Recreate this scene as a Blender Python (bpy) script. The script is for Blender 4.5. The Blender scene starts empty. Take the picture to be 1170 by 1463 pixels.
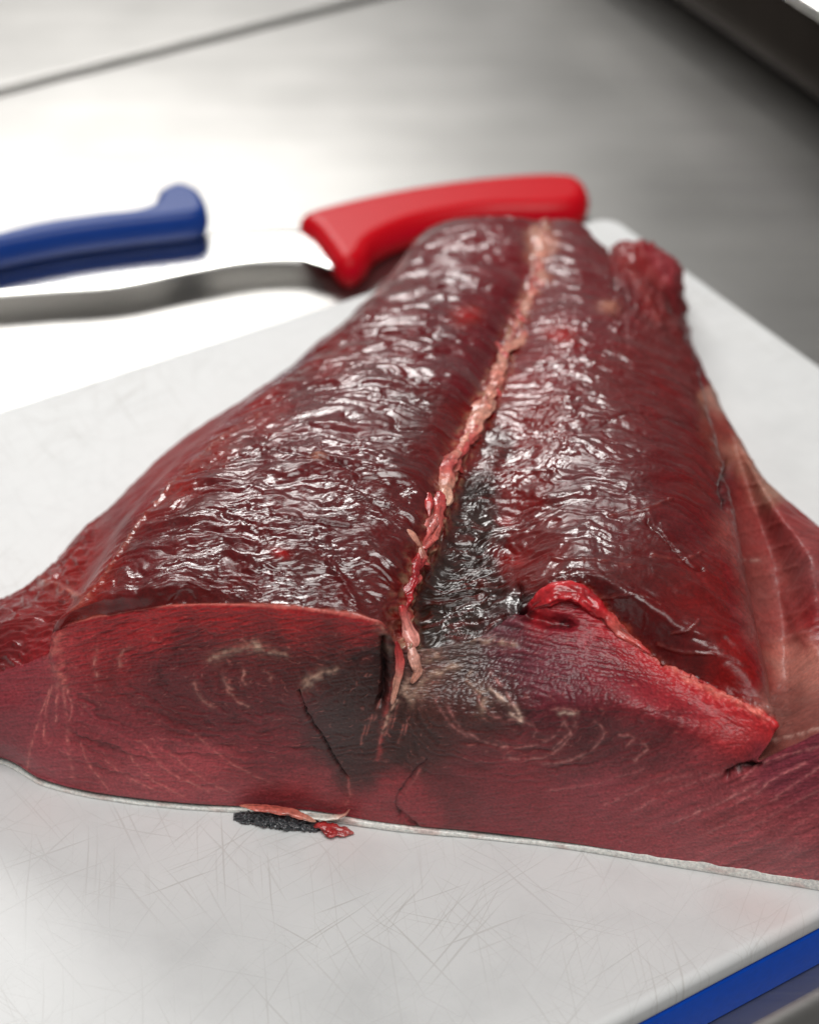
import bpy, bmesh, math, random
import numpy as np

# ------------------------------------------------------------ scene, camera, light
S = bpy.context.scene
COL = S.collection
CAM_H, PITCH = 0.5, math.radians(38)
cam_data = bpy.data.cameras.new('camera')
cam = bpy.data.objects.new('camera', cam_data)
COL.objects.link(cam)
cam.location = (0, 0, CAM_H)
cam.rotation_euler = (math.radians(90) - PITCH, 0, 0)
cam_data.sensor_fit = 'VERTICAL'
cam_data.sensor_height = 36.0
cam_data.lens = 36.0 * 2860 / 1463
cam_data.clip_start = 0.01
cam_data.clip_end = 100
cam_data.dof.use_dof = True
cam_data.dof.focus_distance = 0.655
cam_data.dof.aperture_fstop = 7.5
S.camera = cam

w = bpy.data.worlds.new('World')
S.world = w
w.use_nodes = True
w.node_tree.nodes['Background'].inputs[0].default_value = (1.0, 0.98, 0.96, 1)
w.node_tree.nodes['Background'].inputs[1].default_value = 0.17

def area(name, loc, target, sx, sy, power, color=(1, 1, 1)):
    l = bpy.data.lights.new(name, 'AREA')
    l.shape = 'RECTANGLE'; l.size = sx; l.size_y = sy; l.energy = power; l.color = color
    o = bpy.data.objects.new(name, l)
    o.location = loc
    d = np.array(target) - np.array(loc)
    import mathutils
    o.rotation_euler = mathutils.Vector(d).to_track_quat('-Z', 'Y').to_euler()
    COL.objects.link(o)
    return o
area('window_light', (-0.68, 3.0, 1.95), (0, 0.75, 0), 1.4, 0.6, 49, (1.0, 0.985, 0.96))
area('fill_light', (0.1, -0.3, 2.3), (0, 0.6, 0), 1.6, 1.4, 48, (1.0, 0.985, 0.96))  # added overhead fill, brightens the cut face and the front of the board

S.view_settings.view_transform = 'Standard'
S.view_settings.look = 'None'
S.view_settings.exposure = 0.0
S.view_settings.gamma = 1.0
S.cycles.max_bounces = 8
S.cycles.sample_clamp_indirect = 6.0

# ------------------------------------------------------------ coordinate helpers (image pixels to world points and back)
F = 2860.0
def ray(px, py):
    x = (px - 585) / F; y = -(py - 731.5) / F
    return np.array([x, y * math.sin(PITCH) + math.cos(PITCH), y * math.cos(PITCH) - math.sin(PITCH)])
def at(px, py, z=0.0):
    r = ray(px, py); t = (z - CAM_H) / r[2]
    return r * t + np.array([0, 0, CAM_H])
def on_cut(px, py, off=0.0):           # a point of the upright cut plane, `off` metres behind it
    r = ray(px, py)                    # plane: y + 0.2 x = 0.4643 + off
    t = (0.4643 + off) / (r[1] + 0.2 * r[0])
    return r * t + np.array([0, 0, CAM_H])
AX = math.radians(31.5)
def fr(u, v, z=0.0):                   # board/table frame -> world
    return np.array([u * math.cos(AX) - v * math.sin(AX), u * math.sin(AX) + v * math.cos(AX), z])
def to_pixels(P):                          # world points -> image pixel coordinates, projected through the fixed camera
    x, y, z = P[..., 0], P[..., 1], P[..., 2] - CAM_H
    d = y * math.cos(PITCH) - z * math.sin(PITCH)
    u = y * math.sin(PITCH) + z * math.cos(PITCH)
    return 585 + F * x / d, 731.5 - F * u / d

# ------------------------------------------------------------ numpy noise
def lat(ix, iy, seed):
    h = (ix.astype(np.int64) * 374761393 + iy.astype(np.int64) * 668265263 + seed * 974634777) & 0xFFFFFFFF
    h = ((h ^ (h >> 13)) * 1274126177) & 0xFFFFFFFF
    h = (h ^ (h >> 16)) & 0xFFFF
    return h / 65535.0 * 2 - 1
def noise(x, y, seed=0):
    ix = np.floor(x); iy = np.floor(y); fx = x - ix; fy = y - iy
    ux = fx * fx * fx * (fx * (fx * 6 - 15) + 10); uy = fy * fy * fy * (fy * (fy * 6 - 15) + 10)
    def g(a, b, dx, dy):
        t = lat(ix + a, iy + b, seed) * math.pi
        return np.cos(t) * dx + np.sin(t) * dy
    n = (g(0, 0, fx, fy) * (1 - ux) + g(1, 0, fx - 1, fy) * ux) * (1 - uy) + (g(0, 1, fx, fy - 1) * (1 - ux) + g(1, 1, fx - 1, fy - 1) * ux) * uy
    return n * 1.5
def fbm(x, y, oct=4, seed=0, gain=0.5):
    s = 0; a = 1; t = 0
    for k in range(oct):
        s = s + a * noise(x * 2 ** k, y * 2 ** k, seed + 17 * k); t += a; a *= gain
    return s / t
def ridge(x, y, oct=3, seed=0):
    s = 0; a = 1; t = 0
    for k in range(oct):
        s = s + a * (1 - 2.2 * np.abs(noise(x * 2 ** k, y * 2 ** k, seed + 31 * k))); t += a; a *= .5
    return s / t
def sm(a, b, x):
    t = np.clip((x - a) / (b - a), 0, 1); return t * t * (3 - 2 * t)
def lin(c):
    c = np.array(c, float) / 255.0
    return np.where(c <= 0.04045, c / 12.92, ((c + 0.055) / 1.055) ** 2.4)

# ------------------------------------------------------------ object helpers
def tag(o, label=None, cat=None, kind=None, group=None):
    if label: o['label'] = label
    if cat: o['category'] = cat
    if kind: o['kind'] = kind
    if group: o['group'] = group
    return o
def empty(name, loc):
    o = bpy.data.objects.new(name, None); o.empty_display_size = 0.02
    o.location = [float(q) for q in loc]; COL.objects.link(o); return o
def link(name, me, m, parent=None, smooth=True):
    o = bpy.data.objects.new(name, me)
    if m is not None: me.materials.append(m)
    if smooth: me.polygons.foreach_set('use_smooth', [True] * len(me.polygons))
    COL.objects.link(o)
    if parent is not None:
        o.parent = parent
        o.location = [-q for q in parent.location]      # meshes hold world coordinates
    return o
def mesh_np(name, V, quads, col=None, rough=None, wet=0.6):
    me = bpy.data.meshes.new(name)
    V = np.ascontiguousarray(V.reshape(-1, 3), dtype=np.float32)
    quads = np.ascontiguousarray(quads.reshape(-1, 4), dtype=np.int32)
    me.vertices.add(len(V)); me.vertices.foreach_set('co', V.ravel())
    me.loops.add(quads.size); me.loops.foreach_set('vertex_index', quads.ravel())
    me.polygons.add(len(quads)); me.polygons.foreach_set('loop_start', np.arange(0, quads.size, 4, dtype=np.int32))
    me.update(calc_edges=True)
    if col is not None:
        a = me.color_attributes.new('tint', 'FLOAT_COLOR', 'POINT')
        c = np.ones((len(V), 4), np.float32); c[:, :3] = col.reshape(-1, 3)
        a.data.foreach_set('color', c.ravel())
    if rough is not None:
        a = me.attributes.new('gloss', 'FLOAT', 'POINT')
        a.data.foreach_set('value', np.ascontiguousarray(rough.ravel(), dtype=np.float32))
        a = me.attributes.new('wet', 'FLOAT', 'POINT')
        a.data.foreach_set('value', np.ascontiguousarray(np.broadcast_to(wet, rough.shape).ravel(), dtype=np.float32))
    return me
def grid_quads(r, c):
    i = np.arange((r - 1) * (c - 1)); a = (i // (c - 1)) * c + i % (c - 1)
    return np.stack([a, a + 1, a + c + 1, a + c], 1)
def pchip(x, Y, xq):                   # shape-preserving interpolation along axis 0 of Y
    h = np.diff(x); sh = (-1,) + (1,) * (Y.ndim - 1); hh = h.reshape(sh)
    d = np.diff(Y, axis=0) / hh
    m = np.zeros_like(Y)
    w1 = 2 * hh[1:] + hh[:-1]; w2 = hh[1:] + 2 * hh[:-1]
    ok = d[1:] * d[:-1] > 0
    with np.errstate(divide='ignore', invalid='ignore'):
        mm = (w1 + w2) / (w1 / d[:-1] + w2 / d[1:])
    m[1:-1] = np.where(ok, mm, 0); m[0] = d[0]; m[-1] = d[-1]
    k = np.clip(np.searchsorted(x, xq, side='right') - 1, 0, len(x) - 2)
    t = ((xq - x[k]) / h[k]).reshape(sh); H = h[k].reshape(sh)
    t2 = t * t; t3 = t2 * t
    return (2 * t3 - 3 * t2 + 1) * Y[k] + (t3 - 2 * t2 + t) * H * m[k] + (-2 * t3 + 3 * t2) * Y[k + 1] + (t3 - t2) * H * m[k + 1]
def cardinal(x, Y, xq, ten=0.5):
    m = np.zeros_like(Y); h = np.diff(x); sh = (-1,) + (1,) * (Y.ndim - 1)
    m[1:-1] = (Y[2:] - Y[:-2]) / (x[2:] - x[:-2]).reshape(sh) * (ten * 2)
    m[0] = (Y[1] - Y[0]) / h[0]; m[-1] = (Y[-1] - Y[-2]) / h[-1]
    k = np.clip(np.searchsorted(x, xq, side='right') - 1, 0, len(x) - 2)
    t = ((xq - x[k]) / h[k]).reshape(sh); H = h[k].reshape(sh)
    t2 = t * t; t3 = t2 * t
    return (2 * t3 - 3 * t2 + 1) * Y[k] + (t3 - 2 * t2 + t) * H * m[k] + (-2 * t3 + 3 * t2) * Y[k + 1] + (t3 - t2) * H * m[k + 1]
def grid_normals(P):
    gu = np.gradient(P, axis=1); gv = np.gradient(P, axis=0)
    n = np.cross(gu, gv); return n / (np.linalg.norm(n, axis=-1, keepdims=True) + 1e-12)

# ------------------------------------------------------------ materials
def new_mat(name):
    m = bpy.data.materials.new(name); m.use_nodes = True
    nt = m.node_tree; b = nt.nodes['Principled BSDF']; return m, nt, b
def N(nt, typ, **kw):
    n = nt.nodes.new(typ)
    for k, v in kw.items():
        if k in n.inputs.keys(): n.inputs[k].default_value = v
        else: setattr(n, k, v)
    return n
def math_node(nt, op, a, b=None, clamp=False):
    n = nt.nodes.new('ShaderNodeMath'); n.operation = op; n.use_clamp = clamp
    for i, q in enumerate((a, b)):
        if q is None: continue
        if isinstance(q, (int, float)): n.inputs[i].default_value = q
        else: nt.links.new(q, n.inputs[i])
    return n.outputs[0]
def ramp(nt, fac, stops):
    n = nt.nodes.new('ShaderNodeValToRGB')
    e = n.color_ramp.elements
    while len(e) < len(stops): e.new(0.5)
    for i, (p, c) in enumerate(stops):
        e[i].position = p; e[i].color = (*c, 1) if len(c) == 3 else c
    nt.links.new(fac, n.inputs[0]); return n.outputs[0]
def mapping(nt, rot=0, scale=(1, 1, 1), loc=(0, 0, 0)):
    tc = nt.nodes.new('ShaderNodeTexCoord'); mp = nt.nodes.new('ShaderNodeMapping')
    mp.inputs['Rotation'].default_value = (0, 0, rot); mp.inputs['Scale'].default_value = scale; mp.inputs['Location'].default_value = loc
    nt.links.new(tc.outputs['Object'], mp.inputs[0]); return mp.outputs[0]
def mix(nt, fac, a, b, mode='MIX'):
    n = nt.nodes.new('ShaderNodeMix'); n.data_type = 'RGBA'; n.blend_type = mode
    for s, q in ((n.inputs[0], fac), (n.inputs[6], a), (n.inputs[7], b)):
        if isinstance(q, (int, float)): s.default_value = q
        elif isinstance(q, (tuple, list)): s.default_value = (*q[:3], 1)
        else: nt.links.new(q, s)
    return n.outputs[2]

def flesh_material(name, bump=0.35, sss=0.12, coat=0.5):
    m, nt, b = new_mat(name)
    a = N(nt, 'ShaderNodeVertexColor'); a.layer_name = 'tint'
    v = mapping(nt, 0.2, (1, 1, 1))
    n1 = N(nt, 'ShaderNodeTexNoise', Scale=900.0, Detail=3.0, Roughness=0.6); nt.links.new(v, n1.inputs['Vector'])
    n2 = N(nt, 'ShaderNodeTexNoise', Scale=2600.0, Detail=2.0); nt.links.new(v, n2.inputs['Vector'])
    f = ramp(nt, n1.outputs[0], [(0.3, (0.72, 0.72, 0.72)), (0.75, (1.28, 1.24, 1.2))])
    c = mix(nt, 1.0, a.outputs[0], f, 'MULTIPLY')
    nt.links.new(c, b.inputs['Base Color'])
    g = N(nt, 'ShaderNodeAttribute'); g.attribute_name = 'gloss'
    r = math_node(nt, 'ADD', g.outputs['Fac'], math_node(nt, 'MULTIPLY', math_node(nt, 'SUBTRACT', n1.outputs[0], 0.5), 0.25))
    nt.links.new(r, b.inputs['Roughness'])
    hsum = math_node(nt, 'ADD', math_node(nt, 'MULTIPLY', n1.outputs[0], 0.7), math_node(nt, 'MULTIPLY', n2.outputs[0], 0.3))
    bp = N(nt, 'ShaderNodeBump', Strength=bump, Distance=0.0006); nt.links.new(hsum, bp.inputs['Height'])
    nt.links.new(bp.outputs[0], b.inputs['Normal'])
    b.inputs['Subsurface Weight'].default_value = sss
    b.inputs['Subsurface Radius'].default_value = (0.004, 0.0012, 0.001)
    b.inputs['Subsurface Scale'].default_value = 1.0
    wt = N(nt, 'ShaderNodeAttribute'); wt.attribute_name = 'wet'
    nt.links.new(wt.outputs['Fac'], b.inputs['Coat Weight'])
    nt.links.new(ramp(nt, wt.outputs['Fac'], [(0.2, (0.30,) * 3), (0.95, (0.075,) * 3)]), b.inputs['Coat Roughness']); b.inputs['Coat IOR'].default_value = 1.72
    bp2 = N(nt, 'ShaderNodeBump', Strength=0.12, Distance=0.0006); nt.links.new(hsum, bp2.inputs['Height']); nt.links.new(bp2.outputs[0], b.inputs['Coat Normal'])
    vc = mapping(nt, -0.2, (230, 620, 620))
    n4 = N(nt, 'ShaderNodeTexNoise', Scale=1.0, Detail=4.0, Roughness=0.55, Distortion=0.6); nt.links.new(vc, n4.inputs['Vector'])
    bp3 = N(nt, 'ShaderNodeBump', Distance=0.00030)
    nt.links.new(math_node(nt, 'MULTIPLY', wt.outputs['Fac'], 0.75, True), bp3.inputs['Strength']); nt.links.new(n4.outputs[0], bp3.inputs['Height'])
    nt.links.new(bp3.outputs[0], bp2.inputs['Normal']); nt.links.new(bp3.outputs[0], bp.inputs['Normal'])
    b.inputs['Specular IOR Level'].default_value = 0.20
    return m
M_flesh = flesh_material('wet_flesh')

def simple(name, col, rough, bumpscale=0, bump=0.2, spec=0.5, sss=0, var=0.15):
    m, nt, b = new_mat(name)
    v = mapping(nt)
    n1 = N(nt, 'ShaderNodeTexNoise', Scale=bumpscale or 60.0, Detail=4.0); nt.links.new(v, n1.inputs['Vector'])
    lo = tuple(c * (1 - var) for c in col); hi = tuple(min(1, c * (1 + var)) for c in col)
    nt.links.new(ramp(nt, n1.outputs[0], [(0.3, lo), (0.7, hi)]), b.inputs['Base Color'])
    b.inputs['Roughness'].default_value = rough; b.inputs['Specular IOR Level'].default_value = spec
    if bumpscale:
        bp = N(nt, 'ShaderNodeBump', Strength=bump, Distance=0.0005); nt.links.new(n1.outputs[0], bp.inputs['Height']); nt.links.new(bp.outputs[0], b.inputs['Normal'])
    b.inputs['Subsurface Weight'].default_value = sss; b.inputs['Subsurface Radius'].default_value = (0.003, 0.0015, 0.001)
    b.inputs['Subsurface Scale'].default_value = 1.0
    return m

def steel(name, base=(0.62, 0.61, 0.59), rough=0.3, rot=0.0, strength=0.25, aniso=0.0):
    m, nt, b = new_mat(name)
    b.inputs['Metallic'].default_value = 1.0
    v = mapping(nt, rot, (12, 900, 100))
    n1 = N(nt, 'ShaderNodeTexNoise', Scale=1.0, Detail=3.0); nt.links.new(v, n1.inputs['Vector'])
    v2 = mapping(nt, rot, (1, 1, 1))
    n2 = N(nt, 'ShaderNodeTexNoise', Scale=14.0, Detail=5.0); nt.links.new(v2, n2.inputs['Vector'])
    n3 = N(nt, 'ShaderNodeTexNoise', Scale=3.5, Detail=3.0); nt.links.new(v2, n3.inputs['Vector'])
    c = ramp(nt, n2.outputs[0], [(0.3, tuple(q * 0.86 for q in base)), (0.7, base)])
    v5 = mapping(nt, rot, (2.5, 45, 10)); n5 = N(nt, 'ShaderNodeTexNoise', Scale=1.0, Detail=3.0); nt.links.new(v5, n5.inputs['Vector'])
    c = mix(nt, 1.0, c, ramp(nt, n5.outputs[0], [(0.3, (0.93,) * 3), (0.7, (1.04,) * 3)]), 'MULTIPLY')
    nt.links.new(c, b.inputs['Base Color'])
    r = math_node(nt, 'ADD', rough - 0.1, math_node(nt, 'ADD', math_node(nt, 'MULTIPLY', n1.outputs[0], 0.08), math_node(nt, 'MULTIPLY', n3.outputs[0], 0.14)))
    nt.links.new(r, b.inputs['Roughness'])
    bp = N(nt, 'ShaderNodeBump', Strength=strength, Distance=0.00004); nt.links.new(n1.outputs[0], bp.inputs['Height'])
    nt.links.new(bp.outputs[0], b.inputs['Normal'])
    return m
M_table = steel('brushed_steel', base=(0.43, 0.422, 0.408), rough=0.36, rot=-AX)
M_pan = steel('pan_steel', base=(0.085, 0.07, 0.06), rough=0.42, rot=-AX)
M_blade = steel('blade_steel', base=(0.75, 0.74, 0.72), rough=0.22, strength=0.15)

def board_material():
    m, nt, b = new_mat('cut_white_plastic')
    base = (0.69, 0.70, 0.70)
    v0 = mapping(nt)
    wob = N(nt, 'ShaderNodeTexNoise', Scale=9.0, Detail=3.0); nt.links.new(v0, wob.inputs['Vector'])
    cloud = N(nt, 'ShaderNodeTexNoise', Scale=22.0, Detail=6.0, Roughness=0.6); nt.links.new(v0, cloud.inputs['Vector'])
    total = None
    rnd = random.Random(5)
    specs = [(0.9, 1100, 14), (1.1, 900, 22), (-0.7, 1200, 16), (-0.45, 1000, 26), (2.2, 800, 18), (0.25, 1300, 20), (1.45, 1000, 17), (-1.15, 1400, 24), (0.6, 1500, 34)]
    for k, (rot, fy, fx) in enumerate(specs):
        tc = nt.nodes.new('ShaderNodeTexCoord')
        add = nt.nodes.new('ShaderNodeVectorMath'); add.operation = 'MULTIPLY_ADD'
        nt.links.new(wob.outputs['Color'], add.inputs[0]); add.inputs[1].default_value = (0.006, 0.006, 0.0); nt.links.new(tc.outputs['Object'], add.inputs[2])
        mp = nt.nodes.new('ShaderNodeMapping'); mp.inputs['Rotation'].default_value = (0, 0, rot)
        nt.links.new(add.outputs[0], mp.inputs[0])
        mp2 = nt.nodes.new('ShaderNodeMapping'); mp2.inputs['Scale'].default_value = (fx, fy, 0); mp2.inputs['Location'].default_value = (k * 3.7, k * 1.3, 0)
        nt.links.new(mp.outputs[0], mp2.inputs[0])
        n = N(nt, 'ShaderNodeTexNoise', Scale=1.0, Detail=0.0); nt.links.new(mp2.outputs[0], n.inputs['Vector'])
        # keep only the crests, so few long thin lines remain
        s = math_node(nt, 'MULTIPLY', math_node(nt, 'SUBTRACT', n.outputs[0], 0.71 + 0.012 * (k % 3)), 8.0, True)
        total = s if total is None else math_node(nt, 'ADD', total, s)
    tot = math_node(nt, 'MINIMUM', total, 1.0)
    cl = N(nt, 'ShaderNodeTexNoise', Scale=11.0, Detail=3.0); nt.links.new(v0, cl.inputs['Vector'])
    clus = ramp(nt, cl.outputs[0], [(0.38, (0.03,) * 3), (0.66, (0.62,) * 3)])
    c = ramp(nt, cloud.outputs[0], [(0.28, tuple(q * 0.90 for q in base)), (0.5, base), (0.8, (0.73, 0.738, 0.735))])
    c = mix(nt, math_node(nt, 'MULTIPLY', tot, clus), c, (0.42, 0.40, 0.37))
    for q0, rad_, st_ in ((at(1062, 1296), 0.016, 0.16), (at(1120, 1310), 0.014, 0.12), (at(500, 1215), 0.02, 0.10), (at(60, 1160), 0.02, 0.07)):
        tc = nt.nodes.new('ShaderNodeTexCoord'); dn = nt.nodes.new('ShaderNodeVectorMath'); dn.operation = 'DISTANCE'
        nt.links.new(tc.outputs['Object'], dn.inputs[0]); dn.inputs[1].default_value = tuple(float(t) for t in q0)
        f_ = math_node(nt, 'SUBTRACT', 1.0, math_node(nt, 'DIVIDE', dn.outputs['Value'], rad_), True)
        f_ = math_node(nt, 'MULTIPLY', math_node(nt, 'MULTIPLY', f_, cloud.outputs[0]), st_ * 2.4)
        c = mix(nt, f_, c, (0.62, 0.32, 0.27))
    nt.links.new(c, b.inputs['Base Color'])
    r = math_node(nt, 'ADD', 0.34, math_node(nt, 'MULTIPLY', cloud.outputs[0], 0.3)); nt.links.new(r, b.inputs['Roughness'])
    fine = N(nt, 'ShaderNodeTexNoise', Scale=700.0, Detail=3.0); nt.links.new(v0, fine.inputs['Vector'])
    h = math_node(nt, 'SUBTRACT', math_node(nt, 'ADD', math_node(nt, 'MULTIPLY', fine.outputs[0], 0.25), math_node(nt, 'MULTIPLY', cloud.outputs[0], 0.6)), math_node(nt, 'MULTIPLY', tot, 0.4))
    bp = N(nt, 'ShaderNodeBump', Strength=0.35, Distance=0.0004); nt.links.new(h, bp.inputs['Height']); nt.links.new(bp.outputs[0], b.inputs['Normal'])
    b.inputs['Subsurface Weight'].default_value = 0.08; b.inputs['Subsurface Radius'].default_value = (0.004, 0.004, 0.004); b.inputs['Subsurface Scale'].default_value = 1.0
    return m
M_board = board_material()
M_blueboard = simple('blue_plastic', tuple(lin((0, 82, 206))), 0.38, 400, 0.15, spec=0.25, var=0.06)
M_red = simple('red_handle_plastic', tuple(lin((200, 2, 22))), 0.34, 500, 0.12, spec=0.22, var=0.05)
M_blue = simple('blue_handle_plastic', tuple(lin((10, 58, 136))), 0.36, 500, 0.12, spec=0.35, var=0.06)

# ------------------------------------------------------------ setting: steel counter in two sheets with a joint
Z_T = -0.030
def rounded_slab(u0, u1, v0, v1, zt, th, r, corner=0.02, seg=6, matrix=fr, cseg=10):
    """slab with rounded plan corners and a rounded upper and lower edge, as loops"""
    pts = []
    for cx, cy, a0 in ((u1 - corner, v1 - corner, 0), (u0 + corner, v1 - corner, 90), (u0 + corner, v0 + corner, 180), (u1 - corner, v0 + corner, 270)):
        for k in range(cseg + 1):
            a = math.radians(a0 + 90 * k / cseg); pts.append((cx, cy, math.cos(a), math.sin(a)))
    loops = []
    prof = [(-r + r * math.sin(math.pi / 2 * k / seg), zt - r + r * math.cos(math.pi / 2 * k / seg)) for k in range(seg + 1)]
    prof += [(-r + r * math.cos(math.pi / 2 * k / seg), zt - th + r - r * math.sin(math.pi / 2 * k / seg)) for k in range(seg + 1)]
    bm = bmesh.new()
    for off, z in prof:
        loops.append([bm.verts.new(matrix(cx + c * (corner + off), cy + s * (corner + off), z)) for cx, cy, c, s in pts])
    n = len(pts)
    for a, b in zip(loops[:-1], loops[1:]):
        for i in range(n):
            bm.faces.new((a[i], b[i], b[(i + 1) % n], a[(i + 1) % n]))
    bm.faces.new(loops[0]); bm.faces.new(list(reversed(loops[-1])))
    bmesh.ops.recalc_face_normals(bm, faces=bm.faces)
    me = bpy.data.meshes.new('slab'); bm.to_mesh(me); bm.free(); return me
def flatcaps(o):
    for p in o.data.polygons:
        if len(p.vertices) > 4: p.use_smooth = False
    o.data.update()
    return o
o = flatcaps(link('counter_top', rounded_slab(-1.2, 1.6, 0.2850, 1.0455, Z_T, 0.04, 0.006, 0.007), M_table)); tag(o, kind='structure')
o = flatcaps(link('counter_top_rear', rounded_slab(-1.2, 1.6, 1.0485, 1.9, Z_T + 0.001, 0.04, 0.003, 0.004), M_table)); tag(o, kind='structure')

M_apron = steel('counter_front_steel', base=(0.10, 0.12, 0.18), rough=0.5, rot=-AX)
o = flatcaps(link('counter_front', rounded_slab(-1.19, 1.59, 0.2880, 0.60, Z_T - 0.0405, 0.5, 0.003, 0.004), M_apron)); tag(o, kind='structure')
# ------------------------------------------------------------ boards
o = flatcaps(link('cutting_board', rounded_slab(-0.06, 0.5475, 0.2970, 0.701, 0.0, 0.0102, 0.0035, 0.012), M_board))
tag(o, 'large white plastic cutting board scored with knife cuts, under the tuna', 'cutting board')
o = flatcaps(link('cutting_board', rounded_slab(-0.058, 0.5455, 0.2978, 0.6995, -0.0105, 0.0193, 0.0012, 0.012), M_blueboard))
tag(o, 'blue plastic board lying under the white cutting board', 'cutting board')

# ------------------------------------------------------------ steel pan at the far right
def pan():
    b0 = at(1170, 160, Z_T); b1 = at(945, 0, Z_T)
    d = (b1 - b0); d /= np.linalg.norm(d); nrm = np.array([d[1], -d[0], 0])     # away from the counter middle
    if nrm[0] < 0: nrm = -nrm
    base = b0 - d * 0.25
    root = empty('steel_pan', base)
    tag(root, 'dark steel pan with bright rolled rim at the back right of the counter', 'pan')
    L, W, Hh, R = 0.62, 0.40, 0.062, 0.03
    def T(x, y, z): return base + d * x + nrm * y + np.array([0, 0, Z_T * 1.0 + 0.0005 + z]) - np.array([0, 0, base[2]])
    def loop(ins, z, n=8):
        out = []
        r = max(R - ins, 0.004)
        for cx, cy, a0 in ((L - R, W - R, 0), (R, W - R, 90), (R, R, 180), (L - R, R, 270)):
            for k in range(n + 1):
                a = math.radians(a0 + 90 * k / n); out.append(T(cx + r * math.cos(a), cy + r * math.sin(a), z))
        return out
    def build(name, prof, m):
        bm = bmesh.new(); ls = [[bm.verts.new(p) for p in loop(i, z)] for i, z in prof]
        n = len(ls[0])
        for a, b in zip(ls[:-1], ls[1:]):
            for i in range(n): bm.faces.new((a[i], a[(i + 1) % n], b[(i + 1) % n], b[i]))
        if name == 'pan_body': bm.faces.new(list(reversed(ls[0]))); bm.faces.new(ls[-1])
        bmesh.ops.recalc_face_normals(bm, faces=bm.faces)
        me = bpy.data.meshes.new(name); bm.to_mesh(me); bm.free(); return link(name, me, m, root)
    o = build('pan_body', [(0.010, 0.0), (0.004, 0.003), (0.002, 0.010), (-0.001, Hh - 0.006), (0.001, Hh - 0.006), (0.004, 0.008), (0.012, 0.003)], M_pan); flatcaps(o)
    rim = [(0.004 - 0.010 + 0.0055 * math.cos(a) , Hh + 0.0045 * math.sin(a)) for a in [math.radians(q) for q in range(0, 361, 30)]]
    build('rolled_rim', rim, M_blade)
pan()

# ------------------------------------------------------------ knives
def extrude_outline(name, pts, z0, z1, r, m, parent, sub=10, seg=5, tilt=None):
    """closed plan outline (world xy) smoothed, with rounded upper and lower edges"""
    P = np.array(pts, float)[:, :2]
    n = len(P); Q = []
    for i in range(n):                                   # closed Catmull-Rom
        p0, p1, p2, p3 = P[i - 1], P[i], P[(i + 1) % n], P[(i + 2) % n]
        for k in range(sub):
            t = k / sub
            Q.append(0.5 * ((2 * p1) + (-p0 + p2) * t + (2 * p0 - 5 * p1 + 4 * p2 - p3) * t * t + (-p0 + 3 * p1 - 3 * p2 + p3) * t ** 3))
    Q = np.array(Q)
    area2 = np.sum(Q[:, 0] * np.roll(Q[:, 1], -1) - Q[:, 1] * np.roll(Q[:, 0], -1))
    if area2 < 0: Q = Q[::-1]
    tn = np.roll(Q, -1, 0) - np.roll(Q, 1, 0); tn /= np.linalg.norm(tn, axis=1, keepdims=True) + 1e-9
    nin = np.stack([-tn[:, 1], tn[:, 0]], 1)
    prof = [(r[0] * (1 - math.sin(math.pi / 2 * k / seg)), z1 - r[1] * (1 - math.cos(math.pi / 2 * k / seg))) for k in range(seg + 1)]
    prof += [(r[0] * (1 - math.cos(math.pi / 2 * k / seg)), z0 + r[1] * (1 - math.sin(math.pi / 2 * k / seg))) for k in range(seg + 1)]
    bm = bmesh.new(); ls = []
    for ins, z in prof:
        L = []
        for q, ni in zip(Q, nin):
            p = q + ni * ins
            zz = z + (tilt(p) if tilt else 0)
            L.append(bm.verts.new((p[0], p[1], zz)))
        ls.append(L)
    k = len(Q)
    for a, b in zip(ls[:-1], ls[1:]):
        for i in range(k): bm.faces.new((a[i], b[i], b[(i + 1) % k], a[(i + 1) % k]))
    from mathutils.geometry import tessellate_polygon
    bmesh.ops.recalc_face_normals(bm, faces=bm.faces)
    for L, up in ((ls[0], 1), (ls[-1], -1)):
        dv = [bm.verts.new(v.co) for v in L]
        for tri in tessellate_polygon([[v.co for v in L]]):
            f = bm.faces.new([dv[i] for i in tri]); f.normal_update()
            if f.normal.z * up < 0: f.normal_flip()
    me = bpy.data.meshes.new(name); bm.to_mesh(me); bm.free()
    return link(name, me, m, parent)

# red-handled knife: lies flat behind the board, cutting edge towards us
zt = Z_T + 0.019
root = empty('kitchen_knife', at(450, 372, Z_T))
tag(root, 'large kitchen knife with a red plastic handle, lying behind the tuna', 'knife')
zr = Z_T + 0.019
zm = Z_T + 0.010
handle = [at(x, y, zm) for x, y in [(430, 324), (500, 302), (600, 282), (700, 269), (780, 264), (825, 269), (841, 289), (831, 309), (790, 317), (700, 319), (620, 331), (570, 346), (537, 364), (524, 384), (505, 396), (482, 392), (466, 371), (448, 347)]]
extrude_outline('handle', handle, Z_T + 0.0004, Z_T + 0.0195, (0.0075, 0.0095), M_red, root)
zb = Z_T + 0.0105
blade = [at(486, 330, zb), at(446, 332, zb), at(380, 330, zb), at(250, 338, zb), at(100, 350, zb), at(-60, 372, zb), at(-200, 405, zb), at(-330, 455, zb),
         at(-200, 445, zb), at(-60, 428, zb), at(60, 418, zb), at(170, 410, zb), at(280, 388, zb), at(360, 374, zb), at(425, 371, zb), at(455, 378, zb), at(480, 380, zb)]
extrude_outline('blade', blade, zb - 0.0004, zb + 0.0006, (0.003, 0.0004), M_blade, root, seg=2)

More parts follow.
